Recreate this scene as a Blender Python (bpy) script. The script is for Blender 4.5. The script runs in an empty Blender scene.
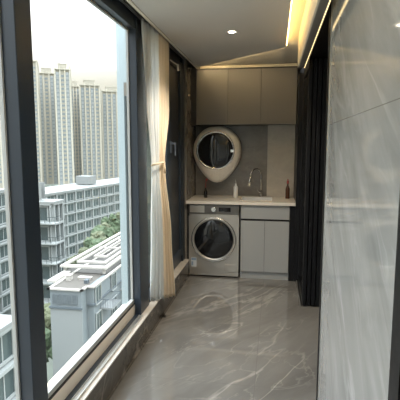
import bpy, bmesh, math, random
from mathutils import Vector, Matrix, noise
random.seed(7)
S = bpy.context.scene
COL = S.collection
PI = math.pi
# ------------------------------------------------------------------ camera
cd = bpy.data.cameras.new('camera'); cam = bpy.data.objects.new('camera', cd); COL.objects.link(cam)
cam.location = (0, 0, 1.58)
cam.rotation_euler = (math.radians(90 - 7.125), 0, math.radians(9.6))
cd.sensor_width = 36; cd.lens = 39.6; cd.clip_start = .02; cd.clip_end = 2000
S.camera = cam
# ------------------------------------------------------------------ sky
w = bpy.data.worlds.new('sky'); S.world = w; w.use_nodes = True
nt = w.node_tree; nt.nodes.clear()
o_ = nt.nodes.new('ShaderNodeOutputWorld'); bg = nt.nodes.new('ShaderNodeBackground')
tc = nt.nodes.new('ShaderNodeTexCoord'); sx = nt.nodes.new('ShaderNodeSeparateXYZ')
rp = nt.nodes.new('ShaderNodeValToRGB')
nt.links.new(tc.outputs['Generated'], sx.inputs[0]); nt.links.new(sx.outputs['Z'], rp.inputs[0])
rp.color_ramp.elements[0].position = .13; rp.color_ramp.elements[0].color = (.36, .343, .295, 1)
rp.color_ramp.elements[1].position = 1.0; rp.color_ramp.elements[1].color = (2.9, 3.1, 3.3, 1)
for p_, c_ in ((.2, (.6, .59, .56)), (.36, (1.0, 1.03, 1.06)), (.6, (2.0, 2.1, 2.2))):
    e = rp.color_ramp.elements.new(p_); e.color = c_ + (1,)
nt.links.new(rp.outputs[0], bg.inputs[0]); bg.inputs[1].default_value = 1.05
nt.links.new(bg.outputs[0], o_.inputs[0])
# ------------------------------------------------------------------ exposure
S.view_settings.view_transform = 'Standard'; S.view_settings.look = 'None'
S.view_settings.gamma = 1; S.view_settings.use_curve_mapping = False
S.view_settings.exposure = 1.5

# ------------------------------------------------------------------ materials
def sock(b, n, v):
    if n in b.inputs: b.inputs[n].default_value = v
def mat(name, col, rough=.5, metal=0, coat=0, emit=None, es=0, spec=None, bump=0, bscale=40):
    m = bpy.data.materials.new(name); m.use_nodes = True
    b = m.node_tree.nodes['Principled BSDF']
    c = tuple(col) + (1,)
    sock(b, 'Base Color', c); sock(b, 'Roughness', rough); sock(b, 'Metallic', metal); sock(b, 'Coat Weight', coat)
    if spec is not None: sock(b, 'Specular IOR Level', spec)
    if emit: sock(b, 'Emission Color', tuple(emit) + (1,)); sock(b, 'Emission Strength', es)
    # faint surface variation, so nothing is perfectly flat
    n = m.node_tree; t = n.nodes.new('ShaderNodeTexCoord'); no = n.nodes.new('ShaderNodeTexNoise')
    no.inputs['Scale'].default_value = bscale; no.inputs['Detail'].default_value = 3
    n.links.new(t.outputs['Object'], no.inputs['Vector'])
    mr = n.nodes.new('ShaderNodeMapRange'); mr.inputs[3].default_value = rough * .85; mr.inputs[4].default_value = min(1, rough * 1.15)
    n.links.new(no.outputs[0], mr.inputs[0]); n.links.new(mr.outputs[0], b.inputs['Roughness'])
    if bump:
        bm_ = n.nodes.new('ShaderNodeBump'); bm_.inputs['Strength'].default_value = bump; bm_.inputs['Distance'].default_value = .002
        n.links.new(no.outputs[0], bm_.inputs['Height']); n.links.new(bm_.outputs[0], b.inputs['Normal'])
    return m

def marble(name, base, dark, vein, rough=.07, scale=1.0, direction=(1, 0, 0), squash=.25, vw=.02, vamt=.6, tile=None, joint=(.1, .1, .1), rot=(0, 0, .7), axes='xy', spec=.5):
    m = bpy.data.materials.new(name); m.use_nodes = True; n = m.node_tree; L = n.links
    b = n.nodes['Principled BSDF']; sock(b, 'Roughness', rough); sock(b, 'Specular IOR Level', spec)
    t = n.nodes.new('ShaderNodeTexCoord')
    mp = n.nodes.new('ShaderNodeMapping'); mp.inputs['Rotation'].default_value = rot
    L.new(t.outputs['Object'], mp.inputs[0])
    mp2 = n.nodes.new('ShaderNodeMapping'); mp2.inputs['Scale'].default_value = (scale * squash, scale, scale)
    L.new(mp.outputs[0], mp2.inputs[0])
    n1 = n.nodes.new('ShaderNodeTexNoise'); n1.inputs['Scale'].default_value = 2.2; n1.inputs['Detail'].default_value = 8; n1.inputs['Roughness'].default_value = .6; n1.inputs['Distortion'].default_value = .6
    L.new(mp2.outputs[0], n1.inputs['Vector'])
    cr = n.nodes.new('ShaderNodeValToRGB'); cr.color_ramp.elements[0].position = .3; cr.color_ramp.elements[0].color = tuple(dark) + (1,)
    cr.color_ramp.elements[1].position = .72; cr.color_ramp.elements[1].color = tuple(base) + (1,)
    L.new(n1.outputs[0], cr.inputs[0])
    out = cr.outputs[0]
    for k, (sc, wd, am) in enumerate(((1.3, vw, vamt), (3.4, vw * 1.1, vamt * .55))):
        n2 = n.nodes.new('ShaderNodeTexNoise'); n2.noise_dimensions = '4D'; n2.inputs['W'].default_value = 3.1 + k * 7
        n2.inputs['Scale'].default_value = sc; n2.inputs['Detail'].default_value = 5; n2.inputs['Roughness'].default_value = .5; n2.inputs['Distortion'].default_value = .9
        L.new(mp2.outputs[0], n2.inputs['Vector'])
        a = n.nodes.new('ShaderNodeMath'); a.operation = 'SUBTRACT'; a.inputs[1].default_value = .5; L.new(n2.outputs[0], a.inputs[0])
        c = n.nodes.new('ShaderNodeMath'); c.operation = 'ABSOLUTE'; L.new(a.outputs[0], c.inputs[0])
        r = n.nodes.new('ShaderNodeMapRange'); r.inputs[1].default_value = 0; r.inputs[2].default_value = wd; r.inputs[3].default_value = am; r.inputs[4].default_value = 0
        L.new(c.outputs[0], r.inputs[0])
        n3 = n.nodes.new('ShaderNodeTexNoise'); n3.inputs['Scale'].default_value = 1.7 + k; L.new(mp2.outputs[0], n3.inputs['Vector'])
        r3 = n.nodes.new('ShaderNodeMapRange'); r3.inputs[1].default_value = .42; r3.inputs[2].default_value = .62; L.new(n3.outputs[0], r3.inputs[0])
        mu = n.nodes.new('ShaderNodeMath'); mu.operation = 'MULTIPLY'; L.new(r.outputs[0], mu.inputs[0]); L.new(r3.outputs[0], mu.inputs[1])
        mx = n.nodes.new('ShaderNodeMixRGB'); mx.inputs[2].default_value = tuple(vein) + (1,)
        L.new(mu.outputs[0], mx.inputs[0]); L.new(out, mx.inputs[1]); out = mx.outputs[0]
    if tile:
        sp = n.nodes.new('ShaderNodeSeparateXYZ'); L.new(t.outputs['Object'], sp.inputs[0])
        for ax, (off, size) in tile.items():
            s1 = n.nodes.new('ShaderNodeMath'); s1.operation = 'SUBTRACT'; s1.inputs[1].default_value = off; L.new(sp.outputs[ax.upper()], s1.inputs[0])
            s2 = n.nodes.new('ShaderNodeMath'); s2.operation = 'PINGPONG'; s2.inputs[1].default_value = size / 2; L.new(s1.outputs[0], s2.inputs[0])
            s3 = n.nodes.new('ShaderNodeMath'); s3.operation = 'LESS_THAN'; s3.inputs[1].default_value = .0015; L.new(s2.outputs[0], s3.inputs[0])
            mx = n.nodes.new('ShaderNodeMixRGB'); mx.inputs[2].default_value = tuple(joint) + (1,)
            L.new(s3.outputs[0], mx.inputs[0]); L.new(out, mx.inputs[1]); out = mx.outputs[0]
    L.new(out, b.inputs['Base Color'])
    return m

def glass(name, tint=(.93, .97, .97), refl=1.0, rough=.0):
    m = bpy.data.materials.new(name); m.use_nodes = True; n = m.node_tree; n.nodes.clear(); L = n.links
    o = n.nodes.new('ShaderNodeOutputMaterial'); mx = n.nodes.new('ShaderNodeMixShader')
    t = n.nodes.new('ShaderNodeBsdfTransparent'); t.inputs[0].default_value = tuple(tint) + (1,)
    g = n.nodes.new('ShaderNodeBsdfGlossy'); g.inputs['Roughness'].default_value = rough
    f0 = n.nodes.new('ShaderNodeLayerWeight'); pw = n.nodes.new('ShaderNodeMath'); pw.operation = 'POWER'; pw.inputs[1].default_value = 5
    L.new(f0.outputs['Facing'], pw.inputs[0])
    f = n.nodes.new('ShaderNodeMapRange'); f.inputs[3].default_value = .03; f.inputs[4].default_value = 1; L.new(pw.outputs[0], f.inputs[0])
    ml = n.nodes.new('ShaderNodeMath'); ml.operation = 'MULTIPLY'; ml.inputs[1].default_value = refl
    L.new(f.outputs[0], ml.inputs[0]); L.new(ml.outputs[0], mx.inputs[0]); L.new(t.outputs[0], mx.inputs[1]); L.new(g.outputs[0], mx.inputs[2]); L.new(mx.outputs[0], o.inputs[0])
    return m

M = {}
M['floor'] = marble('floor_marble', (.195, .186, .172), (.12, .113, .103), (.55, .51, .45), rough=.03, scale=1.1, squash=.35, vw=.012, vamt=.3, tile={'x': (-.1, 1.2), 'y': (.35, 1.2)}, joint=(.13, .12, .11), rot=(0, 0, -.95), spec=1.0)
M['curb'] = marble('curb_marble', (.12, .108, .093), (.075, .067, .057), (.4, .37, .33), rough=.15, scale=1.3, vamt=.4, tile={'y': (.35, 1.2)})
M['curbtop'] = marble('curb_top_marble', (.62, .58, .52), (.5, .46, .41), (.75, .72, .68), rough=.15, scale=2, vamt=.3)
M['wall'] = marble('wall_marble', (.46, .468, .465), (.31, .315, .31), (.7, .71, .71), rough=.05, scale=2.0, squash=.3, vw=.03, vamt=.4, tile={'z': (1.69, 2.4)}, joint=(.22, .22, .21), rot=(.95, 0, 0), spec=.7)
for nd in M['wall'].node_tree.nodes:
    if nd.type == 'MAPPING' and abs(nd.inputs['Rotation'].default_value[0]) < .01:
        s = nd.inputs['Scale'].default_value; nd.inputs['Scale'].default_value = (2, 2.0, .5)
M['tile'] = marble('light_stone_tile', (.56, .52, .45), (.44, .41, .36), (.64, .6, .54), rough=.3, scale=3, vamt=.3)
M['darktile'] = marble('dark_glossy_tile', (.24, .22, .19), (.17, .155, .135), (.33, .31, .28), rough=.12, scale=3, vamt=.3)
M['ceil'] = mat('ceiling_paint', (.62, .6, .565), .6, bump=.05)
M['ceilc'] = mat('cream_paint', (.78, .72, .6), .55)
M['greyface'] = mat('grey_bronze', (.22, .2, .17), .35)
M['brass'] = mat('pale_gold_trim', (.85, .68, .35), .3, metal=.6)
M['black'] = mat('black_aluminium', (.008, .0085, .01), .4, spec=.25)
M['frame'] = mat('navy_black_frame', (.024, .035, .05), .35)
M['silver'] = mat('brushed_silver', (.6, .6, .58), .3, metal=.9)
M['white'] = mat('white_plastic', (.78, .78, .76), .35)
M['whitealu'] = mat('white_aluminium', (.4, .41, .4), .4)
M['beigeledge'] = mat('beige_ledge', (.85, .77, .66), .5)
M['rubber'] = mat('black_rubber', (.01, .01, .01), .6)
M['cab'] = mat('warm_grey_cabinet', (.14, .133, .12), .42)
M['cablow'] = mat('pale_grey_cabinet', (.34, .35, .345), .42)
M['darkgap'] = mat('dark_recess', (.02, .019, .018), .6)
M['counter'] = mat('cream_worktop', (.72, .68, .6), .2)
M['steel'] = mat('washer_steel', (.55, .53, .49), .33, metal=.85)
M['chrome'] = mat('chrome', (.8, .79, .77), .12, metal=1)
M['doorglass'] = mat('door_dark_glass', (.006, .007, .008), .1, spec=.3)
M['darkglass'] = mat('dark_glass', (.008, .009, .011), .05, spec=.7)
M['drum'] = mat('drum_steel', (.3, .3, .3), .3, metal=1)
M['cream_enamel'] = mat('cream_enamel', (.86, .81, .72), .28)
M['curtw'] = mat('white_curtain', (.72, .74, .74), .8, bump=.2, bscale=300)
M['curtb'] = mat('beige_curtain', (.76, .6, .4), .85, bump=.2, bscale=300)
def cloth(name, col, tr):
    m = mat(name, col, .8, bump=.2, bscale=300); n = m.node_tree
    t = n.nodes.new('ShaderNodeBsdfTranslucent'); t.inputs[0].default_value = tuple(col) + (1,)
    mx = n.nodes.new('ShaderNodeMixShader'); mx.inputs[0].default_value = tr
    n.links.new(n.nodes['Principled BSDF'].outputs[0], mx.inputs[1]); n.links.new(t.outputs[0], mx.inputs[2])
    n.links.new(mx.outputs[0], n.nodes['Material Output'].inputs[0]); return m
M['curtw'] = cloth('white_curtain_cloth', (.92, .93, .92), .42)
M['curtb'] = cloth('beige_curtain_cloth', (.88, .78, .63), .36)
M['pane'] = glass('window_glass', (.965, .985, .985), .5)
M['screen'] = mat('insect_screen', (.03, .034, .04), .35)
M['paint'] = mat('pale_reflection', (.42, .5, .53), .6)
M['paint2'] = mat('green_grey_reflection', (.3, .37, .38), .6)
M['pipe'] = mat('dark_pipe', (.07, .09, .1), .4)
M['led'] = mat('warm_led', (1, .8, .4), .5, emit=(1, .66, .22), es=7.5)
M['ledfill'] = mat('warm_led_fill', (1, .85, .5), .5, emit=(1, .76, .42), es=20)
M['ledline'] = mat('warm_led_profile', (1, .85, .5), .5, emit=(1, .74, .36), es=.6)
M['lamp'] = mat('lamp_glow', (1, .95, .85), .5, emit=(1, .86, .62), es=12)
M['red'] = mat('red_plastic', (.35, .04, .03), .4)
M['brown'] = mat('brown_bottle_glass', (.09, .03, .012), .15)
M['sticker'] = mat('label_paper', (.7, .74, .78), .5)
M['stickerblue'] = mat('label_blue', (.3, .42, .58), .5)
# ------------------------------------------------------------------ mesh helpers
class MB:
    def prism(s, pts, z0, z1):
        n0 = len(s.bm.faces); a = [s.bm.verts.new((x, y, z0)) for x, y in pts]; b = [s.bm.verts.new((x, y, z1)) for x, y in pts]; n = len(pts)
        s.bm.faces.new(a); s.bm.faces.new(b)
        for i in range(n): s.bm.faces.new((a[i], a[(i + 1) % n], b[(i + 1) % n], b[i]))
        s._f(n0); return s
    def __init__(s): s.bm = bmesh.new(); s.mi = 0; s.bm.verts.layers.int
    def _f(s, n0):
        s.bm.faces.ensure_lookup_table()
        for f in s.bm.faces[n0:]: f.material_index = s.mi
    def box(s, x0, x1, y0, y1, z0, z1):
        n0 = len(s.bm.faces)
        v = [s.bm.verts.new((x, y, z)) for x in (min(x0, x1), max(x0, x1)) for y in (min(y0, y1), max(y0, y1)) for z in (min(z0, z1), max(z0, z1))]
        for q in ((0, 1, 3, 2), (4, 6, 7, 5), (0, 4, 5, 1), (2, 3, 7, 6), (0, 2, 6, 4), (1, 5, 7, 3)):
            s.bm.faces.new([v[i] for i in q])
        s._f(n0); return s
    def lathe(s, prof, c, axis='z', seg=32, cap=True):
        n0 = len(s.bm.faces); rings = []
        for r, h in prof:
            ring = []
            for i in range(seg):
                a = 2 * PI * i / seg; p, q = r * math.cos(a), r * math.sin(a)
                v = {'z': (p, q, h), 'y': (p, h, q), 'x': (h, p, q)}[axis]
                ring.append(s.bm.verts.new((c[0] + v[0], c[1] + v[1], c[2] + v[2])))
            rings.append(ring)
        for a, b in zip(rings, rings[1:]):
            for i in range(seg):
                s.bm.faces.new((a[i], a[(i + 1) % seg], b[(i + 1) % seg], b[i]))
        if cap: s.bm.faces.new(rings[0]); s.bm.faces.new(rings[-1])
        s._f(n0); return s
    def tube(s, pts, r, seg=10):
        n0 = len(s.bm.faces); rings = []; pts = [Vector(p) for p in pts]
        if not hasattr(r, '__len__'): r = [r] * len(pts)
        up = Vector((.13, .27, .95)).normalized()
        for i, p in enumerate(pts):
            d = (pts[min(i + 1, len(pts) - 1)] - pts[max(i - 1, 0)]).normalized()
            a = d.cross(up)
            if a.length < .1: a = d.cross(Vector((1, 0, 0)))
            a.normalize(); b = d.cross(a)
            rings.append([s.bm.verts.new(p + (a * math.cos(t) + b * math.sin(t)) * r[i]) for t in (2 * PI * k / seg for k in range(seg))])
        for a, b in zip(rings, rings[1:]):
            for i in range(seg): s.bm.faces.new((a[i], a[(i + 1) % seg], b[(i + 1) % seg], b[i]))
        s.bm.faces.new(rings[0]); s.bm.faces.new(rings[-1]); s._f(n0); return s
    def torus(s, c, R, r, axis='y', seg=48, sec=12, sy=1):
        n0 = len(s.bm.faces); rings = []
        for i in range(seg):
            a = 2 * PI * i / seg; ring = []
            for k in range(sec):
                b = 2 * PI * k / sec; p = (R + r * math.cos(b)); h = r * math.sin(b) * sy
                x, y = p * math.cos(a), p * math.sin(a)
                v = {'z': (x, y, h), 'y': (x, h, y), 'x': (h, x, y)}[axis]
                ring.append(s.bm.verts.new((c[0] + v[0], c[1] + v[1], c[2] + v[2])))
            rings.append(ring)
        for i in range(seg):
            a, b = rings[i], rings[(i + 1) % seg]
            for k in range(sec): s.bm.faces.new((a[k], a[(k + 1) % sec], b[(k + 1) % sec], b[k]))
        s._f(n0); return s
    def build(s, name, mats, parent=None, loc=None, bevel=0, smooth=False, **tags):
        bmesh.ops.recalc_face_normals(s.bm, faces=s.bm.faces)
        me = bpy.data.meshes.new(name); s.bm.to_mesh(me); s.bm.free()
        for m in (mats if isinstance(mats, (list, tuple)) else [mats]): me.materials.append(m)
        if smooth: me.shade_smooth()
        o = bpy.data.objects.new(name, me); COL.objects.link(o)
        if parent: o.parent = parent
        if loc: o.location = loc
        if bevel:
            b = o.modifiers.new('bevel', 'BEVEL'); b.width = bevel; b.segments = 2; b.limit_method = 'ANGLE'; b.angle_limit = .6
            me.shade_smooth(); wn = o.modifiers.new('wn', 'WEIGHTED_NORMAL')
        for k, v in tags.items(): o[k] = v
        return o
def bx(*a): return MB().box(*a)
def struct(name, mb, m, **k):
    p = k.pop('parent', None); o = mb.build(name, m, p, **k)
    if not p: o['kind'] = 'structure'
    return o
def thing(name, label, cat, loc=(0, 0, 0), group=None):
    o = bpy.data.objects.new(name, None); COL.objects.link(o); o.location = loc; o.empty_display_size = .1
    o['label'] = label; o['category'] = cat
    if group: o['group'] = group
    return o
def sroot(name, loc=(0, 0, 0)):
    o = bpy.data.objects.new(name, None); COL.objects.link(o); o.location = loc; o['kind'] = 'structure'; return o
def tag(o, label, cat, group=None):
    o['label'] = label; o['category'] = cat
    if group: o['group'] = group
    return o

# ================================================================== ROOM SHELL
YB = -2.2      # rear end of the balcony, behind the camera
YF = 5.72      # far wall
struct('floor', bx(-1.0, 4.2, YB, YF, -.12, 0), M['floor'])
# ceiling: centre board, warm-lit slot on the right, border, end triangle shaped for a patch of light
mb = MB(); mb.prism([(-.93, YB), (.085, YB), (.085, 4.384), (-.93, 5.33)], 2.5, 2.64)
struct('ceiling', mb, M['ceil'])
struct('trim_31', MB().prism([(.0849, 4.386), (.0849, YF), (-.93, YF), (-.93, 5.332)], 2.545, 2.64), M['ceilc'])  # raised shape and cream tone stand in for a patch of warm light
struct('trim_1', bx(.085, .25, YB, YF, 2.56, 2.64), M['ceilc'])                 # raised strip beside the board
struct('trim_2', MB().box(.19, .20, YB, 4.2, 2.275, 2.56).box(.20, .25, YB, 4.2, 2.3, 2.56), M['ceilc'])
struct('trim_29', bx(.2, .245, YB, 4.2, 2.272, 2.2995), M['greyface'])
struct('trim_3', bx(.25, .30, YB, YF, 2.5, 2.64), M['greyface'])
struct('trim_4', bx(.2452, .252, 2.3, 4.2, 2.272, 2.284), M['ledline'])
struct('trim_5', bx(-.955, -.93, YB, YF, 2.494, 2.66), M['ceilc'])                # lip of the curtain pocket
struct('trim_6', bx(-1.2, -.955, YB, YF, 2.66, 2.74), M['ceil'])                  # top of the curtain pocket
led = struct('trim_7', bx(.0855, .091, YB, 4.38, 2.512, 2.524), M['led'])
# far wall, tiles
struct('wall_far', bx(-1.25, 4.2, YF, 5.9, -.1, 2.75), M['darkgap'])
struct('trim_8', bx(-1.02, -.093, YF - .02, YF, .9, 1.9), M['darktile'])
struct('trim_9', bx(-.093, .245, YF - .022, YF, .9, 1.9), M['tile'])
struct('wall_left', bx(-1.3, -1.03, 5.14, YF, 0, 2.66), M['darktile'])
struct('trim_10', bx(-1.03, -.965, 5.42, YF, 1.82, 2.5), M['darkgap'])  # near-black fill stands in for the shadow in the gap beside the cabinets
struct('trim_11', bx(.248, .55, 5.1, YF, 0, 2.37), M['black'])
# marble wall on the right
struct('wall_right', bx(.29, .48, 1.07, 2.6, 0, 2.5), M['wall'])
mb = MB(); mb.box(.283, .5, 2.6, 2.64, 0, 2.4); mb.box(.286, .29, 2.575, 2.6, 0, 2.4)
struct('trim_12', mb, M['black'])
struct('trim_13', bx(.2855, .29, 2.563, 2.575, 0, 2.4), M['silver'])
struct('trim_14', bx(.285, .5, .99, 1.07, 0, 2.4), M['black'])
struct('wall_near', bx(.29, .48, YB, .2, 0, 2.5), M['wall'])
struct('wall_header', bx(.30, .48, .2, 5.1, 2.38, 2.64), M['black'])
struct('wall_back', bx(-1.3, 4.2, YB - .15, YB, -.1, 2.75), M['ceil'])
# the dark room behind the sliding doors
struct('wall_inner', bx(4.2, 4.35, YB, YF, -.1, 2.75), M['ceil'])
struct('ceiling_inner', bx(.48, 4.2, YB, YF, 2.64, 2.76), M['ceil'])
# left curb and its layered sill
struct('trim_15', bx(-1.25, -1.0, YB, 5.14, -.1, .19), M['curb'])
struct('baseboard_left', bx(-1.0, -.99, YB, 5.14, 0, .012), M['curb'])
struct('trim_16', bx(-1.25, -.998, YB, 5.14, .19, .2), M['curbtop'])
struct('trim_17', MB().box(-1.06, -1.027, YB, 3.3, .2, .208).box(-1.031, -1.027, YB, 3.3, .208, .214).box(-1.06, -1.056, YB, 3.3, .208, .214), M['silver'])
# ---- windows (frames, sashes, panes)
XI, XG = -1.05, -1.125       # inner face of the posts, glass plane
def window(n, y0, y1, sashside=.012, z0=.2, ztop=2.45, white=True, dark=False):
    r = sroot('window_%d' % n, (XG, (y0 + y1) / 2, z0)); oy = (y0 + y1) / 2
    def P(name, mb, m, **k):
        o = mb.build(name, m, r, **k); o.location = (-XG, -oy, -z0); return o
    f = MB()
    f.box(-1.2, -1.062, y0 - .02, y1 + .02, z0, z0 + .006)                     # black floor of the frame
    f.box(-1.134, XI - .01, y0, y1, ztop, 2.66)                                  # head
    P('window_frame', f, M['frame'])
    if not dark:
        P('sill_profile', MB().box(-1.2, -1.1, y0, y1, z0 + .006, z0 + .088), M['beigeledge'])
    g = MB(); g.box(-1.15, -1.102, y0, y1, z0 + .088, z0 + .104)
    P('gasket', g, M['rubber'])
    wm = M['whitealu'] if white else M['frame']
    s = MB()
    s.box(-1.135, -1.106, y0, y1, z0 + .104, z0 + .132)
    s.box(-1.13, -1.112, y0, y1, ztop - .012, ztop)
    s.box(-1.13, -1.112, y0, y0 + sashside, z0 + .13, ztop - .012); s.box(-1.13, -1.112, y1 - sashside, y1, z0 + .13, ztop - .012)
    P('sash', s, wm)
    P('pane', MB().box(XG - .004, XG + .004, y0 + .01, y1 - .01, z0 + .12, ztop - .01), M['pane'])
    return r
w1 = window(1, YB, 1.708)
w2 = window(2, 1.835, 3.32)
struct('trim_18', bx(-1.134, XI, 1.708, 1.835, .2, 2.66), M['frame'], bevel=.004)
struct('trim_19', bx(-1.134, XI, 3.32, 3.56, .2, 2.66), M['frame'], bevel=.004)
struct('trim_20', bx(-1.134, XI - .005, 4.28, 4.4, .2, 2.66), M['frame'], bevel=.004)
struct('trim_21', bx(-1.134, XI - .005, 5.02, 5.14, .2, 2.66), M['frame'], bevel=.004)
w3 = window(3, 3.56, 4.28, white=False, dark=True)
# dark casement (screened) beyond the curtain, with handle and stay
w4 = sroot('window_4', (-1.1, 4.7, .2))
def P4(name, mb, m, **k):
    o = mb.build(name, m, w4, **k); o.location = (1.1, -4.7, -.2); return o
f = MB(); f.box(-1.13, -1.06, 4.4, 4.47, .28, 2.5); f.box(-1.13, -1.06, 4.95, 5.02, .28, 2.5); f.box(-1.13, -1.06, 4.47, 4.95, .28, .36); f.box(-1.13, -1.06, 4.47, 4.95, 2.4, 2.5)
P4('sash', f, M['frame'], bevel=.003)
P4('window_frame', MB().box(-1.2, -1.075, 4.4, 5.02, .206, .28).box(-1.2, -1.075, 4.4, 5.02, 2.5, 2.66), M['frame'])
P4('insect_screen', bx(-1.095, -1.085, 4.47, 4.95, .36, 2.4), M['screen'])
h = MB(); h.box(-1.06, -1.045, 4.42, 4.45, 1.5, 1.62); h.box(-1.045, -1.0, 4.427, 4.443, 1.585, 1.605); h.box(-1.012, -1.0, 4.425, 4.445, 1.47, 1.6)
P4('handle', h, mat('slate_handle', (.09, .11, .14), .35), bevel=.003)
P4('stay', MB().tube([(-1.06, 4.45, 2.43), (-1.0, 4.5, 2.39), (-.99, 4.52, 2.385)], .006).box(-.999, -.985, 4.5, 4.53, 2.33, 2.395), M['silver'])
# ---- pale slab outside the glass, standing in for the curtain's reflection
struct('reflection_slab', bx(-1.447, -1.335, 3.97, 4.5, -8, 9), M['paint'])
struct('trim_28', bx(-1.335, -1.22, 3.93, 4.5, -8, 9), M['paint2'])
struct('trim_22', bx(-1.36, -1.24, 3.9, 3.93, 2.02, 2.14), M['greyface'])
dp = MB().tube([(-1.345, 3.9, -6), (-1.345, 3.9, 2.02)], .014)
for z in (1.66, 1.56, .72, .70): dp.box(-1.36, -1.24, 3.9, 3.93, z - .01, z + .01)
tag(dp.build('drain_pipe', M['pipe']), 'slim dark vertical pipe on the pale reflection slab just outside the window', 'pipe')

# ================================================================== INTERIOR THINGS
# curtain tracks
for x, lab in ((-.975, 'slim silver curtain track nearest the room in the ceiling pocket'), (-1.035, 'slim silver curtain track nearest the window in the ceiling pocket')):
    t = MB(); t.box(x - .012, x + .012, YB + .05, 5.1, 2.55, 2.66); t.box(x - .012, x - .005, YB + .05, 5.1, 2.54, 2.55); t.box(x + .005, x + .012, YB + .05, 5.1, 2.54, 2.55)
    tag(t.build('curtain_track', M['silver']), lab, 'curtain track')
# curtain -----------------------------------------------------------
ct = thing('curtain', 'floor-length white and beige curtain tied at the waist beside the dark window post', 'curtain', (-1.03, 3.9, .2))
def interp(ks, z):
    for (za, a), (zb, b) in zip(ks, ks[1:]):
        if za <= z <= zb:
            t = (z - za) / (zb - za); t = t * t * (3 - 2 * t)
            return [p + (q - p) * t for p, q in zip(a, b)]
    return ks[-1][1]
def drape(name, keys, m, folds, seed, thick=.004):
    # keys: z -> (xa, ya, xb, yb, amplitude)
    bm = bmesh.new(); NZ, NS = 64, 90; rows = []
    for i in range(NZ + 1):
        z = .203 + (2.53 - .203) * i / NZ
        xa, ya, xb, yb, am = interp(keys, z); row = []
        dx, dy = xb - xa, yb - ya; L = math.hypot(dx, dy); nx, ny = dy / L, -dx / L
        for k in range(NS + 1):
            s = k / NS
            ph = 2 * PI * folds * s + seed + .35 * math.sin(z * 2 + s * 5 + seed)
            off = am * (math.sin(ph) + .3 * math.sin(2.3 * ph + seed)) 
            along = .3 * am * math.cos(ph)
            zz = z if i else z + .012 * math.sin(ph * .5)
            zz = max(zz, .203)
            row.append(bm.verts.new((xa + dx * s + nx * off + dx / L * along, ya + dy * s + ny * off + dy / L * along, zz)))
        rows.append(row)
    for a, b in zip(rows, rows[1:]):
        for k in range(NS): bm.faces.new((a[k], a[k + 1], b[k + 1], b[k]))
    me = bpy.data.meshes.new(name); bm.to_mesh(me); bm.free(); me.materials.append(m); me.shade_smooth()
    o = bpy.data.objects.new(name, me); COL.objects.link(o); o.parent = ct; o.location = (1.03, -3.9, -.2)
    md = o.modifiers.new('solid', 'SOLIDIFY'); md.thickness = thick; md.offset = 0
    return o
KW = [(.2, (-1.075, 3.65, -.965, 3.72, .026)), (.75, (-1.06, 3.66, -.978, 3.76, .018)), (1.42, (-1.03, 3.61, -1.005, 3.76, .008)), (1.9, (-1.025, 3.46, -.995, 3.74, .012)), (2.63, (-1.02, 3.33, -.99, 3.70, .018))]
KB = [(.2, (-.965, 3.72, -.885, 3.83, .022)), (.75, (-.978, 3.76, -.925, 3.87, .014)), (1.42, (-1.005, 3.76, -.985, 3.885, .009)), (1.9, (-.995, 3.74, -.985, 4.05, .012)), (2.63, (-.99, 3.70, -.985, 4.06, .016))]
drape('sheer_panel', KW, M['curtw'], 3.4, .4)['label'] = 'bluish white curtain panel'
drape('drape_panel', KB, M['curtb'], 3.2, 1.7)['label'] = 'beige curtain panel'
tb = MB(); pts = []
for i in range(25):
    a = 2 * PI * i / 24; pts.append((-1.005 + .04 * math.cos(a), 3.75 + .15 * math.sin(a), 1.415 + .012 * math.cos(a)))
tb.tube(pts, .009)
tb.tube([(-.965, 3.80, 1.42), (-.958, 3.80, 1.37), (-.96, 3.80, 1.33)], [.01, .007, .012])
o = tb.build('tieback', M['curtb'], ct, smooth=True); o.location = (1.03, -3.9, -.2)

# upper cabinets (three units) --------------------------------------
xs = [-.962, -.571, -.176, .242]; ZC0, ZC1 = 1.824, 2.478
labs = ['grey wall cabinet above the round mini washer, leftmost of three', 'grey wall cabinet in the middle, between the other two under the ceiling', 'grey wall cabinet above the tap, beside the black sliding doors']
for k in range(3):
    c = thing('wall_cabinet', labs[k], 'cabinet', ((xs[k] + xs[k + 1]) / 2, 5.56, ZC0), 'wall cabinets over the washing corner')
    def q(name, mb, m, **kw):
        o = mb.build(name, m, c, **kw); o.location = -c.location; return o
    q('body', bx(xs[k] + .0005, xs[k + 1] - .0005, 5.422, YF - .001, ZC0 + .004, ZC1 + .02), M['darkgap'])
    q('door', bx(xs[k] + .0015, xs[k + 1] - .0015, 5.4, 5.42, ZC0, ZC1), M['cab'], bevel=.0015)
struct('trim_23', bx(-.965, .25, 5.52, YF, ZC1 + .021, 2.55), M['ceilc'])
struct('led_fill_strip', MB().prism([(.084, 4.388), (.084, 4.394), (-.9, 5.311), (-.9, 5.305)], 2.503, 2.512), M['ledfill'])  # added warm strip, only there to light the ceiling triangle

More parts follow.
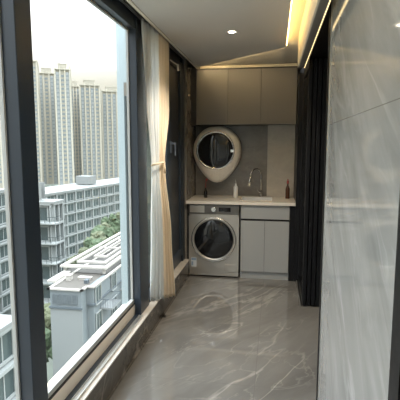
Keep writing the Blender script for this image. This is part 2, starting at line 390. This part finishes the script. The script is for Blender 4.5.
# washing machine ----------------------------------------------------
wx0, wx1, wy = -.998, -.398, 5.1
wm = thing('washing_machine', 'steel grey front-loading washing machine with round dark door under the worktop', 'washing machine', ((wx0 + wx1) / 2, 5.4, 0))
def q(name, mb, m, **kw):
    p = kw.pop('under', None)
    o = mb.build(name, m, p or wm, **kw)
    if not p: o.location = -wm.location
    return o
cx, cz, R = -.697, .465, .262
q('body', bx(wx0, wx1, wy + .02, 5.68, .02, .882), M['steel'], bevel=.006)
def plate_hole(x0, x1, z0, z1, cx, cz, r, yf, yb, seg=64):
    bm = bmesh.new(); out = []; inn = []
    for i in range(seg):
        a = 2 * PI * (i + .5) / seg; c_, s_ = math.cos(a), math.sin(a)
        tx = ((x1 - cx) / c_ if c_ > 0 else (x0 - cx) / c_) if abs(c_) > 1e-6 else 1e9
        tz = ((z1 - cz) / s_ if s_ > 0 else (z0 - cz) / s_) if abs(s_) > 1e-6 else 1e9
        t = min(tx, tz); out.append((cx + c_ * t, cz + s_ * t)); inn.append((cx + c_ * r, cz + s_ * r))
    V = lambda p, y: bm.verts.new((p[0], y, p[1]))
    of = [V(p, yf) for p in out]; nf = [V(p, yf) for p in inn]; ob = [V(p, yb) for p in out]; nb = [V(p, yb) for p in inn]
    for i in range(seg):
        j = (i + 1) % seg
        bm.faces.new((of[i], of[j], nf[j], nf[i])); bm.faces.new((ob[i], nb[i], nb[j], ob[j])); bm.faces.new((nf[i], nf[j], nb[j], nb[i])); bm.faces.new((of[i], ob[i], ob[j], of[j]))
    m = MB(); m.bm.free(); m.bm = bm; return m
q('front_panel', plate_hole(wx0, wx1, .07, .765, cx, cz, .235, wy, wy + .019), M['steel'])
q('control_panel', bx(wx0, wx1, wy - .002, wy + .019, .768, .882), mat('panel_charcoal', (.15, .145, .135), .3, metal=.6), bevel=.003)
q('plinth', bx(wx0 + .003, wx1 - .003, wy + .004, wy + .019, .02, .068), M['steel'])
dr = q('door', MB().torus((cx, wy - .004, cz), .25, .02, 'y', 64, 14, .9), M['steel'], smooth=True)
q('chrome_ring', MB().torus((cx, wy - .014, cz), .262, .0065, 'y', 64, 10), M['chrome'], under=dr, smooth=True)
q('glass', MB().lathe([(0.001, -.03), (.08, -.029), (.16, -.025), (.22, -.016), (.246, -.004), (.246, .006)], (cx, wy, cz), 'y', 64), M['darkglass'], under=dr, smooth=True)
q('control_knob', MB().lathe([(.001, -.028), (.026, -.028), (.03, -.024), (.031, 0)], (cx, wy - .002, .826), 'y', 32), M['chrome'], smooth=False)
q('display', bx(cx + .06, cx + .2, wy - .004, wy - .0021, .80, .85), M['darkglass'])
q('detergent_drawer', bx(wx0 + .015, wx0 + .19, wy - .006, wy - .0021, .785, .87), M['steel'], bevel=.002)
q('filter_cover', MB().box(-.565, -.425, wy - .005, wy - .0005, .082, .165), M['steel'], bevel=.002)
st = q('energy_label', bx(-.972, -.905, wy - .0015, wy - .0003, .12, .235), M['sticker'])
q('label_print', MB().box(-.967, -.91, wy - .0022, wy - .0016, .20, .228).box(-.967, -.945, wy - .0022, wy - .0016, .135, .185), M['stickerblue'], under=st)
for sx_ in (wx0 + .05, wx1 - .05):
    for sy_ in (wy + .06, 5.62):
        q('foot', MB().lathe([(.02, 0), (.02, .006), (.012, .008), (.012, .02)], (sx_, sy_, 0), 'z', 16), M['rubber'])
struct('trim_24', MB().box(-1.029, -1.0, 5.15, YF, 0, .895), M['darkgap'])

# lower sink cabinet --------------------------------------------------
lc = thing('sink_cabinet', 'pale grey two-door base cabinet under the sink beside the washing machine', 'cabinet', (-.09, 5.4, 0))
def q(name, mb, m, under=None, **kw):
    o = mb.build(name, m, under or lc, **kw)
    if not under: o.location = -lc.location
    return o
q('body', MB().box(-.385, -.37, 5.121, 5.7, .09, .888).box(.169, .184, 5.121, 5.7, .09, .888).box(-.37, .169, 5.121, 5.7, .09, .11).box(-.37, .169, 5.69, 5.7, .11, .888).box(-.37, .169, 5.121, 5.135, .11, .888), M['darkgap'])
q('kickboard', bx(-.378, .184, 5.13, 5.14, 0, .088), M['cablow'])
q('door', bx(-.3755, -.101, 5.1, 5.12, .092, .7), M['cablow'], bevel=.0015)
q('door', bx(-.098, .18, 5.1, 5.12, .092, .7), M['cablow'], bevel=.0015)
q('finger_rail', bx(-.378, .182, 5.112, 5.12, .702, .722), M['black'])
q('top_panel', bx(-.3755, .18, 5.1, 5.12, .724, .884), M['cablow'], bevel=.0015)
struct('trim_25', bx(.186, .246, 5.1, 5.7, 0, .886), M['black'])
# worktop with a sink cut-out
wt = MB()
SX0, SX1, SY0, SY1 = -.40, -.02, 5.22, 5.56
for a in ((-1.025, SX0, 5.07, YF - .024), (SX1, .245, 5.07, YF - .024), (SX0, SX1, 5.07, SY0), (SX0, SX1, SY1, YF - .024)): wt.box(a[0], a[1], a[2], a[3], .89, .925)
tag(wt.build('worktop', M['counter']), 'cream worktop running across the washing machine and the sink cabinet', 'worktop')
sk = MB(); tck = .006
sk.box(SX0, SX1, SY0, SY1, .74, .746)
for a in ((SX0, SX0 + tck, SY0, SY1), (SX1 - tck, SX1, SY0, SY1), (SX0, SX1, SY0, SY0 + tck), (SX0, SX1, SY1 - tck, SY1)): sk.box(*a, .746, .926)
s_ = thing('sink', 'white rectangular sink set into the cream worktop', 'sink', (-.21, 5.39, .74))
o = sk.build('basin', M['white'], s_); o.location = -s_.location
o = MB().lathe([(.03, .746), (.03, .75), (.001, .75)], (-.21, 5.39, 0), 'z', 24).build('drain', M['chrome'], s_); o.location = -s_.location
fc = thing('faucet', 'chrome gooseneck pull-down tap behind the sink', 'tap', (-.165, 5.62, .925))
def q(name, mb, m, **kw):
    o = mb.build(name, m, fc, **kw); o.location = -fc.location; return o
q('base', MB().lathe([(.026, .925), (.026, .935), (.018, .942), (.018, .99)], (-.165, 5.62, 0), 'z', 24), M['chrome'], smooth=False)
pts = [(-.165, 5.62, .98), (-.165, 5.62, 1.18)]
for i in range(1, 13):
    a = PI * i / 12; r = .062
    pts.append((-.165 - r * (1 - math.cos(a)), 5.62 - .10 * (1 - math.cos(a)) / 2, 1.20 + r * 1.35 * math.sin(a)))
q('spout', MB().tube(pts, .011, 14), M['chrome'], smooth=True)
e0 = Vector(pts[-1])
q('spray_head', MB().tube([e0, e0 + Vector((-.012, -.01, -.06)), e0 + Vector((-.022, -.015, -.13))], [.012, .014, .018], 14), M['chrome'], smooth=True)
q('lever', MB().tube([(-.165, 5.60, .97), (-.185, 5.575, .99), (-.215, 5.56, 1.02)], [.008, .007, .006]), M['chrome'], smooth=True)
# little things on the worktop
b = MB(); b.lathe([(.024, .925), (.026, .93), (.026, 1.04), (.018, 1.07), (.010, 1.085), (.010, 1.11)], (.165, 5.5, 0), 'z', 24)
bt = thing('bottle', 'small brown bottle with a red-brown cap at the right end of the worktop', 'bottle', (.165, 5.5, .925))
o = b.build('body', M['brown'], bt, smooth=True); o.location = -bt.location
o = MB().lathe([(.014, 1.11), (.014, 1.14), (.008, 1.145), (.006, 1.165)], (.165, 5.5, 0), 'z', 20).build('cap', M['red'], bt); o.location = -bt.location
b = MB(); b.lathe([(.02, .925), (.022, .93), (.022, 1.0), (.009, 1.03), (.009, 1.045)], (-.845, 5.42, 0), 'z', 20)
bt = thing('stick_holder', 'slim dark holder with one red-tipped stick below the round mini washer', 'vase', (-.845, 5.42, .925))
o = b.build('holder', M['darkglass'], bt, smooth=True); o.location = -bt.location
o = MB().tube([(-.845, 5.42, .98), (-.845, 5.42, 1.10), (-.838, 5.42, 1.14)], .0035).build('stick', M['red'], bt); o.location = -bt.location
o = MB().tube([(-.84, 5.42, 1.135), (-.828, 5.42, 1.16)], [.008, .012]).build('tip', M['red'], bt, smooth=True); o.location = -bt.location
b = MB(); b.lathe([(.025, .925), (.028, .93), (.028, 1.05), (.02, 1.07), (.01, 1.075), (.01, 1.10)], (-.475, 5.5, 0), 'z', 24)
bt = thing('soap_dispenser', 'white soap dispenser on the worktop just left of the tap', 'dispenser', (-.475, 5.5, .925))
o = b.build('body', M['white'], bt, smooth=True); o.location = -bt.location
o = MB().tube([(-.475, 5.5, 1.1), (-.475, 5.5, 1.14), (-.475, 5.47, 1.145), (-.475, 5.45, 1.135)], .006).build('pump', M['chrome'], bt, smooth=True); o.location = -bt.location

# wall-mounted mini washer -------------------------------------------
mw = thing('mini_washer', 'cream egg-shaped mini washing machine with a round dark door fixed on the tiled wall', 'washing machine', (-.714, 5.7, 1.1))
def q(name, mb, m, under=None, **kw):
    o = mb.build(name, m, under or mw, **kw)
    if not under: o.location = -mw.location
    return o
GX, GZ = -.732, 1.512
def egg(a):      # outline round the centre (-.714, 1.517)
    c_, s_ = math.cos(a), math.sin(a)
    if s_ < 0: rz = .41; rx = .303
    else: rz = .303; rx = .303
    k = 1 - (.26 * s_ * s_ * c_ * c_ if s_ < 0 else 0)
    return (-.719 + rx * c_ * k, 1.517 + rz * s_ * k)
bm = bmesh.new(); rings = []; SEG = 72
layers = [(5.70, .86, 0), (5.64, .95, 0), (5.58, 1.0, 0), (5.54, 1.0, .0), (5.505, .965, .05), (5.485, .90, .25), (5.478, .84, .6), (5.476, .80, 1.0)]
for y, sc, bl in layers:
    ring = []
    for i in range(SEG):
        a = 2 * PI * i / SEG; ex, ez = egg(a)
        px, pz = -.719 + (ex + .719) * sc, 1.517 + (ez - 1.517) * sc
        gx, gz = GX + .228 * math.cos(a), GZ + .228 * math.sin(a)
        ring.append(bm.verts.new((px * (1 - bl) + gx * bl, y, pz * (1 - bl) + gz * bl)))
    rings.append(ring)
for a, b_ in zip(rings, rings[1:]):
    for i in range(SEG): bm.faces.new((a[i], a[(i + 1) % SEG], b_[(i + 1) % SEG], b_[i]))
bm.faces.new(rings[0]); bm.faces.new(rings[-1])
m_ = MB(); m_.bm.free(); m_.bm = bm
q('body', m_, M['cream_enamel'], smooth=True)
q('door_ring', MB().torus((GX, 5.474, GZ), .229, .013, 'y', 72, 12), M['chrome'], smooth=True)
q('door_glass', MB().lathe([(.001, -.024), (.08, -.022), (.15, -.016), (.2, -.008), (.221, .0)], (GX, 5.474, GZ), 'y', 64), M['darkglass'], smooth=True)
q('handle', bx(GX + .19, GX + .235, 5.448, 5.462, GZ - .02, GZ + .012), M['chrome'], bevel=.003)

# sliding doors stacked at the far end of the opening ------------------
ds = ['nearest the balcony', 'second from the balcony', 'third from the balcony', 'furthest from the balcony']
for k in range(4):
    x0 = .295 + k * .043; x1 = x0 + .034
    d = thing('sliding_door', 'black framed glass sliding door leaf in the stack, ' + ds[k], 'sliding door', (x0 + .017, 4.7, .012), 'stacked black sliding door leaves')
    def q(name, mb, m, **kw):
        o = mb.build(name, m, d, **kw); o.location = -d.location; return o
    f = MB(); ya = 4.28 + .012 * (k % 2); yb = 5.09
    f.box(x0, x1, ya, ya + .05, .012, 2.37); f.box(x0, x1, yb - .05, yb, .012, 2.37); f.box(x0, x1, ya + .05, yb - .05, .012, .08); f.box(x0, x1, ya + .05, yb - .05, 2.3, 2.37)
    q('door_frame', f, M['black'], bevel=.003)
    q('glass', bx(x0 + .013, x0 + .021, ya + .05, yb - .05, .08, 2.3), M['doorglass'])
struct('trim_26', MB().box(.285, .292, 4.29, 5.1, 0, .012), M['black'])
struct('trim_27', bx(.278, .285, 4.3, 5.1, 0, .012), M['silver'])
# drop-down cables / slot LED end
# downlights
def downlight(x, y, lab, watt):
    t = thing('downlight', lab, 'ceiling light', (x, y, 2.5), 'recessed ceiling downlights')
    o = MB().lathe([(.028, .0), (.042, -.004), (.045, -.003), (.045, 0)], (0, 0, 0), 'z', 32, cap=False).build('trim_ring', M['white'], t)
    o = MB().lathe([(.001, -.0015), (.028, -.0015), (.028, 0)], (0, 0, 0), 'z', 32).build('lamp', M['lamp'], t)
    l = bpy.data.lights.new('downlight_bulb', 'SPOT'); l.energy = watt; l.color = (1, .88, .72); l.spot_size = math.radians(126); l.spot_blend = .8; l.shadow_soft_size = .03
    lo = bpy.data.objects.new('downlight_bulb', l); COL.objects.link(lo); lo.location = (0, 0, -.01); lo.parent = t
downlight(-.367, 3.744, 'small round recessed ceiling light with a warm glow near the washing corner', 56)
downlight(-.367, 1.5, 'added ceiling light above the near windows, out of view', 9)  # extra lamp added outside the camera view

# ================================================================== OUTSIDE
def extmat(name, col, rough=.8): return mat(name, col, rough, bscale=.5)
T1 = extmat('tower_cream', (0.351, 0.328, 0.275)); T2 = extmat('tower_pier', (0.432, 0.402, 0.336)); T3 = extmat('tower_bluegrey', (0.276, 0.294, 0.300))
TW = mat('tower_window', (0.195, 0.223, 0.237), .3); TW2 = mat('tower_window_frame', (0.450, 0.432, 0.384), .6)  # distance haze is in the tower colours: pale tones, lightened panes
MW = mat('midrise_window', (0.050, 0.068, 0.070), .2); MWF = extmat('midrise_white_grid', (0.264, 0.281, 0.276)); MR = extmat('midrise_wall', (0.153, 0.166, 0.164))
RW = extmat('roof_white', (0.383, 0.364, 0.333)); RG = extmat('roof_gravel', (0.081, 0.073, 0.063)); RG2 = extmat('roof_grey', (.2, .21, .205)); RD = extmat('roof_dark', (0.066, 0.063, 0.057))
BW = extmat('bluewhite_wall', (0.165, 0.191, 0.203)); BW2 = extmat('pale_tile_wall', (0.211, 0.226, 0.226))
LV = extmat('louvre', (0.085, 0.104, 0.117)); GRN = extmat('foliage', (0.060, 0.090, 0.045)); GRN2 = extmat('foliage_olive', (0.096, 0.108, 0.060)); TRK = extmat('trunk', (.1, .07, .05))
GND = extmat('ground_mat', (.16, .18, .15))
struct('ground', bx(-700, 300, 10, 900, -31, -30), GND)

def win_mesh(wd, ht, mpane, mframe, fr=.12, mull=True):
    mb = MB(); mb.mi = 0; mb.box(-wd / 2, wd / 2, -.02, .02, -ht / 2, ht / 2); mb.mi = 1
    mb.box(-wd / 2 - fr, wd / 2 + fr, -.12, 0, ht / 2, ht / 2 + fr); mb.box(-wd / 2 - fr, wd / 2 + fr, -.16, 0, -ht / 2 - fr, -ht / 2)
    mb.box(-wd / 2 - fr, -wd / 2, -.1, 0, -ht / 2, ht / 2); mb.box(wd / 2, wd / 2 + fr, -.1, 0, -ht / 2, ht / 2)
    if mull: mb.box(-fr * .3, fr * .3, -.06, 0, -ht / 2, ht / 2)
    bmesh.ops.recalc_face_normals(mb.bm, faces=mb.bm.faces)
    me = bpy.data.meshes.new('window'); mb.bm.to_mesh(me); mb.bm.free(); me.materials.append(mpane); me.materials.append(mframe)
    return me
def windows(root, me, spots):      # spots: (x, y, z, rz) local to the root; each one a part, past 100 one joined part
    spots = sorted(spots, key=lambda p: (root.matrix_basis @ Vector(p[:3]) - Vector((0, 0, 1.58))).length)
    for p in spots[:100]:
        o = bpy.data.objects.new('window', me); COL.objects.link(o); o.parent = root; o.location = p[:3]; o.rotation_euler = (0, 0, p[3])
    rest = spots[100:]
    if rest:
        bm = bmesh.new()
        for p in rest:
            n0 = len(bm.verts); bm.from_mesh(me); bm.verts.ensure_lookup_table()
            Mx = Matrix.Translation(p[:3]) @ Matrix.Rotation(p[3], 4, 'Z')
            for v in bm.verts[n0:]: v.co = Mx @ v.co
        m2 = bpy.data.meshes.new('window_rows'); bm.to_mesh(m2); bm.free()
        for m in me.materials: m2.materials.append(m)
        o = bpy.data.objects.new('window_rows', m2); COL.objects.link(o); o.parent = root; o['kind'] = 'stuff'
towme = win_mesh(2.2, 1.6, TW, TW2, .12, False)
def tower(x0, x1, y, ztop, lab, rz=.46, peak=False):
    r = thing('apartment_tower', lab, 'building', ((x0 + x1) / 2, y, -30), 'far high-rise apartment towers')
    W = (x1 - x0) * .93; H = ztop + 30; h2 = W / 2
    b = MB(); b.box(-h2, h2, 0, 14, 0, H - 2)
    b.box(-h2 * .55, h2 * .55, 1, 11, H - 2, H + 2)
    b.build('wall', T1, r)
    p = MB(); nb = max(3, int(round(W / 3.9))); bw = W / nb
    for i in range(nb + 1):
        xx = -h2 + i * bw; p.box(xx - .45, xx + .45, -1.0, .5, 0, H - 1.2 + (1.4 if i % 2 else 0))
    for i in range(4): p.box(h2 - .5, h2 + 1.0, 1 + i * 4, 2 + i * 4, 0, H - 1.5)
    p.build('pier', T2, r)
    rc = MB()
    for i in range(0, nb, 2): rc.box(-h2 + (i + .2) * bw, -h2 + (i + .8) * bw, -.5, .2, 0, H - 4)
    rc.build('bay', T3, r)
    rf = MB(); rf.box(-h2 - .4, h2 + .4, -1.3, 14.3, H - 2.2, H - 1.6); rf.box(-h2 * .6, h2 * .6, .8, 11.2, H + 2, H + 2.4)
    if peak: rf.lathe([(3, H + 2.4), (.1, H + 6)], (h2 * .2, 5, 0), 'z', 4)
    rf.build('roof', T2, r)
    sp = []
    z = 6
    while z < H - 5:
        for i in range(nb):
            yy = -.56 if i % 2 == 0 else -.06
            sp.append((-h2 + (i + .5) * bw, yy, z, 0))
        for i in range(2): sp.append((h2 + .06, 4.2 + i * 6, z, PI / 2))
        z += 3.0
    windows(r, towme, sp)
    r.rotation_euler.z = rz
    return r
def UX(u, D):    # world x at pixel-ish bearing u on the far plane y = D (bearings measured once from the photograph)
    return {0: -221.56, 20: -203.76, 35: -190.6, 40: -186.26, 58: -170.74, 72: -158.83, 82: -150.4, 102: -133.75, 118: -120.61}[u] * D / 330
tower(UX(35, 300) - 14, UX(40, 300) - .5, 300, 1.58 + 62, 'pale high-rise cut by the dark window post, tallest of the towers')
tower(UX(40, 334) + 1, UX(58, 334) - 1, 334, 1.58 + 58.5, 'wide cream high-rise with grey-blue bays, next to the window post')
tower(UX(58, 305), UX(72, 305), 305, 1.58 + 56, 'cream high-rise with a pointed rooftop cap', peak=True)
tower(UX(72, 350) + .5, UX(82, 350) - 1, 350, 1.58 + 50, 'narrow cream high-rise set back between the pointed tower and its right neighbour')
tower(UX(82, 335), UX(102, 335) - 1, 335, 1.58 + 48.5, 'broad cream high-rise with a flat roof, right of the narrow one')
tower(UX(102, 356) + 1, UX(118, 356) + 4, 356, 1.58 + 46, 'rightmost hazy high-rise, partly behind the pale reflection slab')
tower(UX(0, 280) - 8, UX(20, 280) - 10, 280, 1.58 + 42, 'bluish high-rise seen through the narrow left pane')

# mid-rise row with a white balcony grid
midme = win_mesh(2.5, 2.0, MW, MWF, .22)
def midrise(x, y, L, dep, ztop, rz, lab, floors, cols, bal=False):
    r = thing('apartment_block', lab, 'building', (x, y, -30)); H = ztop + 30
    r.rotation_euler.z = rz
    # local frame: long side along +Y, its visible face is x = 0, body goes to -x
    b = MB(); b.box(-dep, 0, 0, L, 0, H); b.build('wall', MR, r)
    g = MB(); fh = 3.0; cw = L / cols
    for i in range(floors + 1):
        z = H - .25 - i * fh; g.box(-.1, .55, -.3, L, z, z + .3); g.box(-dep, 0, -.55, .1, z, z + .3)
    for i in range(cols + 1): g.box(-.1, .45, i * cw - .15, i * cw + .15, H - floors * fh, H)
    for i in range(int(dep / 4) + 1): g.box(-i * 4 - .15, -i * 4 + .15, -.45, .1, H - floors * fh, H)
    g.build('facade_grid', MWF, r)
    rf = MB(); rf.box(-dep - .3, .6, -.6, L + .3, H, H + .3); rf.box(-dep * .7, -dep * .3, L * .1, L * .16, H + .5, H + 3); rf.box(-dep * .7, -dep * .3, L * .5, L * .56, H + .5, H + 3)
    rf.build('roof', RG2, r)
    sp = []
    for i in range(floors):
        z = H - 1.6 - i * fh
        for k in range(cols): sp.append((.03, (k + .5) * cw, z, PI / 2))
        for k in range(int(dep / 4)): sp.append((-(k + .5) * 4, -.03, z, 0))
    windows(r, midme, sp)
    if bal:
        for i in range(floors):
            z = H - 2.9 - i * fh
            bb = MB(); bb.box(-dep, 1.2, -1.6, 0, z, z + .18)
            q0 = bb.build('balcony', MWF, r)
            rl = MB(); rl.box(-dep, 1.2, -1.6, -1.54, z + 1.05, z + 1.12); rl.box(1.14, 1.2, -1.6, 0, z + 1.05, z + 1.12)
            for j in range(int((dep + 1.2) / .8) + 1): rl.box(-dep + j * .8, -dep + j * .8 + .05, -1.6, -1.55, z + .18, z + 1.05)
            rl.build('railing', MW, q0)
    return r
midrise(-58.9, 95, 64, 12, -11, -.2, 'long pale mid-rise with a white grid of windows behind the treetops', 6, 16)
midrise(-32.4, 60, 2.6, 6, -7, 0, 'mid-rise corner block with stacked balconies beside the first window post', 7, 2, bal=True)
midrise(-46.8, 56, 15, 8, -6.4, 0, 'grey balcony block seen in the narrow left pane', 7, 4, bal=True)
midrise(-19.4, 20.5, 8.6, 9, -11.6, 0, 'pale grey block low in the narrow left pane, roof vents on top', 6, 3)
# rooftop vents of the low grey block
for k, (x, y, s) in enumerate(((-20.9, 27.7, .7), (-22.2, 28.3, .6))):
    v = MB(); v.box(x - s / 2, x + s / 2, y - s / 2, y + s / 2, -11.1, -10.2); v.box(x - s * .65, x + s * .65, y - s * .65, y + s * .65, -10.2, -10.05)
    tag(v.build('roof_vent', RW), ['larger white roof vent on the low grey block', 'smaller white roof vent on the low grey block'][k], 'vent', 'roof vents in the left pane')

# front building with the flat roof
fb = thing('rooftop_building', 'blue-white tiled building with a gravel flat roof straight below the big pane', 'building', (-19, 38, -30))
def q(name, mb, m, under=None, **kw):
    o = mb.build(name, m, under or fb, **kw)
    if not under: o.location = (19, -38, 30)
    return o
b = MB(); b.box(-21.1, -17.9, 38, 95, -30, -12.2); b.box(-17.9, -17.2, 39.2, 95, -30, -12.2); q('wall', b, BW)
b = MB(); b.box(-21.12, -17.88, 37.97, 38.1, -30, -14.05); q('tiled_facade', b, BW2)
b = MB(); b.box(-21.2, -17.8, 37.85, 38.0, -14.05, -13.85); b.box(-17.8, -17.1, 39.0, 39.2, -14.05, -13.85); b.box(-17.2, -17.05, 39.2, 95, -14.05, -13.85); q('ledge', b, LV)
b = MB(); b.box(-21.3, -17.7, 37.8, 38.15, -12.2, -12.05); b.box(-21.3, -21.0, 37.8, 95, -12.2, -12.05); b.box(-17.85, -17.0, 38.95, 39.3, -12.2, -12.05); b.box(-17.3, -17.0, 39.3, 95, -12.2, -12.05); b.box(-17.95, -17.7, 37.8, 39.2, -12.2, -12.05)
q('parapet', b, RW)
b = MB(); b.box(-21.0, -17.85, 38.15, 94.9, -12.22, -12.17); q('roof', b, RG)
lv = MB(); lv.box(-20.85, -18.3, 37.93, 37.98, -13.6, -12.65); q('louvre', lv, LV)
lf = MB()
for i in range(9): lf.box(-20.85, -18.3, 37.9, 37.94, -13.58 + i * .11, -13.54 + i * .11)
for i in range(6): lf.box(-20.85 + i * .5, -20.81 + i * .5, 37.88, 37.95, -13.6, -12.65)
lf.build('slats', extmat('slat_grey', (0.140, 0.161, 0.171)), bpy.data.objects['louvre'])
bm_ = win_mesh(1.3, 1.7, MW, MWF, .1)
k = 0
for zz in (-13.2, -15.9, -18.6, -21.3, -24.0):
    for yy in (40.2, 44.5, 48.5, 52.5, 57, 62, 67):
        o = bpy.data.objects.new('window', bm_); COL.objects.link(o); o.parent = fb; o.location = (-17.14 + 19, yy - 38, zz + 30); o.rotation_euler.z = PI / 2
for zz in (-14.9, -17.6, -20.3, -23.0):
    for ya, yb in ((40.8, 43.4), (46.5, 50), (54, 58)):
        b = MB(); b.box(-17.2, -15.9, ya, yb, zz - .12, zz + .06); q0 = q('balcony', b, BW2)
        b = MB(); b.box(-15.95, -15.9, ya, yb, zz + .9, zz + .96); b.box(-17.2, -15.9, ya, ya + .05, zz + .9, zz + .96); b.box(-17.2, -15.9, yb - .05, yb, zz + .9, zz + .96)
        n_ = int((yb - ya) / .25)
        for i in range(n_ + 1): b.box(-15.94, -15.91, ya + i * (yb - ya - .03) / n_, ya + i * (yb - ya - .03) / n_ + .03, zz + .06, zz + .9)
        for i in range(5): b.box(-17.15 + i * .25, -17.12 + i * .25, ya, ya + .03, zz + .06, zz + .9)
        b.build('railing', LV, q0)
# striped pergola on the roof
pg = thing('roof_pergola', 'white slatted pergola frame of nested rectangles on the flat roof', 'pergola', (-20, 55, -12.17))
def q(name, mb, m, **kw):
    o = mb.build(name, m, pg, **kw); o.location = -pg.location; return o
def ring(mb, x0, x1, y0, y1, wd, z0, z1, wy=None):
    wy = wy or wd * 1.6
    mb.box(x0, x1, y0, y0 + wy, z0, z1); mb.box(x0, x1, y1 - wy, y1, z0, z1); mb.box(x0, x0 + wd, y0 + wy, y1 - wy, z0, z1); mb.box(x1 - wd, x1, y0 + wy, y1 - wy, z0, z1)
b = MB(); ring(b, -22.6, -17.3, 43, 74, .42, -11.5, -11.3); q('outer_frame', b, RW)
b = MB(); ring(b, -21.6, -18.2, 45.0, 71.5, .32, -11.5, -11.3); q('inner_frame', b, RW)
b = MB(); ring(b, -20.7, -19.1, 47.6, 69, .2, -11.5, -11.3); q('core_frame', b, RW)
b = MB()
for yy in (52, 57, 62, 67): b.box(-21.2, -18.5, yy, yy + .3, -11.5, -11.35)
q('cross_bar', b, RW)
q('deck', bx(-22.4, -17.5, 43.4, 73.8, -12.17, -12.1), RD)
for yy in (43.3, 53, 63, 73.4):
    for xx in (-22.2, -17.75): q('post', bx(xx - .12, xx + .12, yy - .0, yy + .24, -12.1, -11.5), RW)
# small rooftop things
def roofbox(name, x, y, sx, sy, h, m, lab, cat):
    v = MB(); v.box(x - sx / 2, x + sx / 2, y - sy / 2, y + sy / 2, -12.17, -12.17 + h); v.box(x - sx * .58, x + sx * .58, y - sy * .58, y + sy * .58, -12.17 + h, -12.1 + h)
    tag(v.build(name, m), lab, cat)
roofbox('roof_hatch', -20.55, 41.0, .5, .6, .5, RW, 'white vent box near the left edge of the gravel roof', 'vent')
roofbox('roof_duct', -19.0, 41.4, 1.2, .5, .22, RW, 'low pale duct lying on the gravel roof', 'duct')
roofbox('roof_plinth', -18.35, 40.3, .35, .5, .3, LV, 'small grey-blue unit at the right of the gravel roof', 'vent')
wedge = MB(); wedge.box(-22.2, -21.35, 39.5, 43, -12.05, -11.85)
tag(wedge.build('roof_canopy', RW), 'narrow white canopy slab beside the left edge of the gravel roof', 'canopy')

# trees between the blocks
def tree(x, y, ztop, rad, m, lab, sd):
    r = thing('tree', lab, 'tree', (x, y, -30), 'trees between the buildings')
    rnd = random.Random(sd); H = ztop + 30
    MB().tube([(0, 0, 0), (.1, .1, H * .5), (0, .2, H - rad * .6)], [.35, .28, .12], 8).build('trunk', TRK, r)
    bm = bmesh.new()
    for k in range(14):
        a = rnd.uniform(0, 2 * PI); rr = rad * rnd.uniform(0, .75); zz = H - rad + rnd.uniform(-rad * .9, rad * .55) - rr * .3
        rs = rad * rnd.uniform(.32, .5)
        res = bmesh.ops.create_icosphere(bm, subdivisions=3, radius=rs, matrix=Matrix.Translation((rr * math.cos(a), rr * math.sin(a), zz)))
        for v in res['verts']:
            c = Vector((rr * math.cos(a), rr * math.sin(a), zz)); d = (v.co - c)
            v.co = c + d * (1 + .45 * noise.noise(v.co * 1.6 + Vector((sd, 0, 0))) + .2 * noise.noise(v.co * 5))
    me = bpy.data.meshes.new('crown'); bm.to_mesh(me); bm.free(); me.materials.append(m)
    o = bpy.data.objects.new('crown', me); COL.objects.link(o); o.parent = r
tspec = [(-28.6, 56.5, -16.2), (-29.4, 65, -15.6), (-32.6, 70.5, -16.0), (-33.6, 77, -15.4), (-35.4, 83.5, -15.8), (-37.0, 90, -15.2), (-38.4, 96, -15.8), (-40.4, 104, -15.4), (-42.6, 113, -15.8), (-26.5, 45, -19), (-27.5, 50, -18), (-24.4, 40, -21)]
tl = ['nearest tree of the row beyond the gravel roof', 'second tree of the row beyond the gravel roof', 'third tree of the row beyond the gravel roof', 'fourth tree of the row beyond the gravel roof', 'fifth tree of the row beyond the gravel roof', 'sixth tree of the row, in front of the white window grid', 'seventh tree of the row, in front of the white window grid', 'eighth tree of the row, next to last towards the pale reflection slab', 'furthest tree of the row, next to the pale reflection slab', 'middle one of three low trees between the window post and the blue-white building', 'furthest and highest of three low trees between the window post and the blue-white building', 'nearest and lowest of three low trees between the window post and the blue-white building']
for k, (x, y, z) in enumerate(tspec): tree(x, y, z, 2.6, GRN if k % 2 else GRN2, tl[k], k + 1)
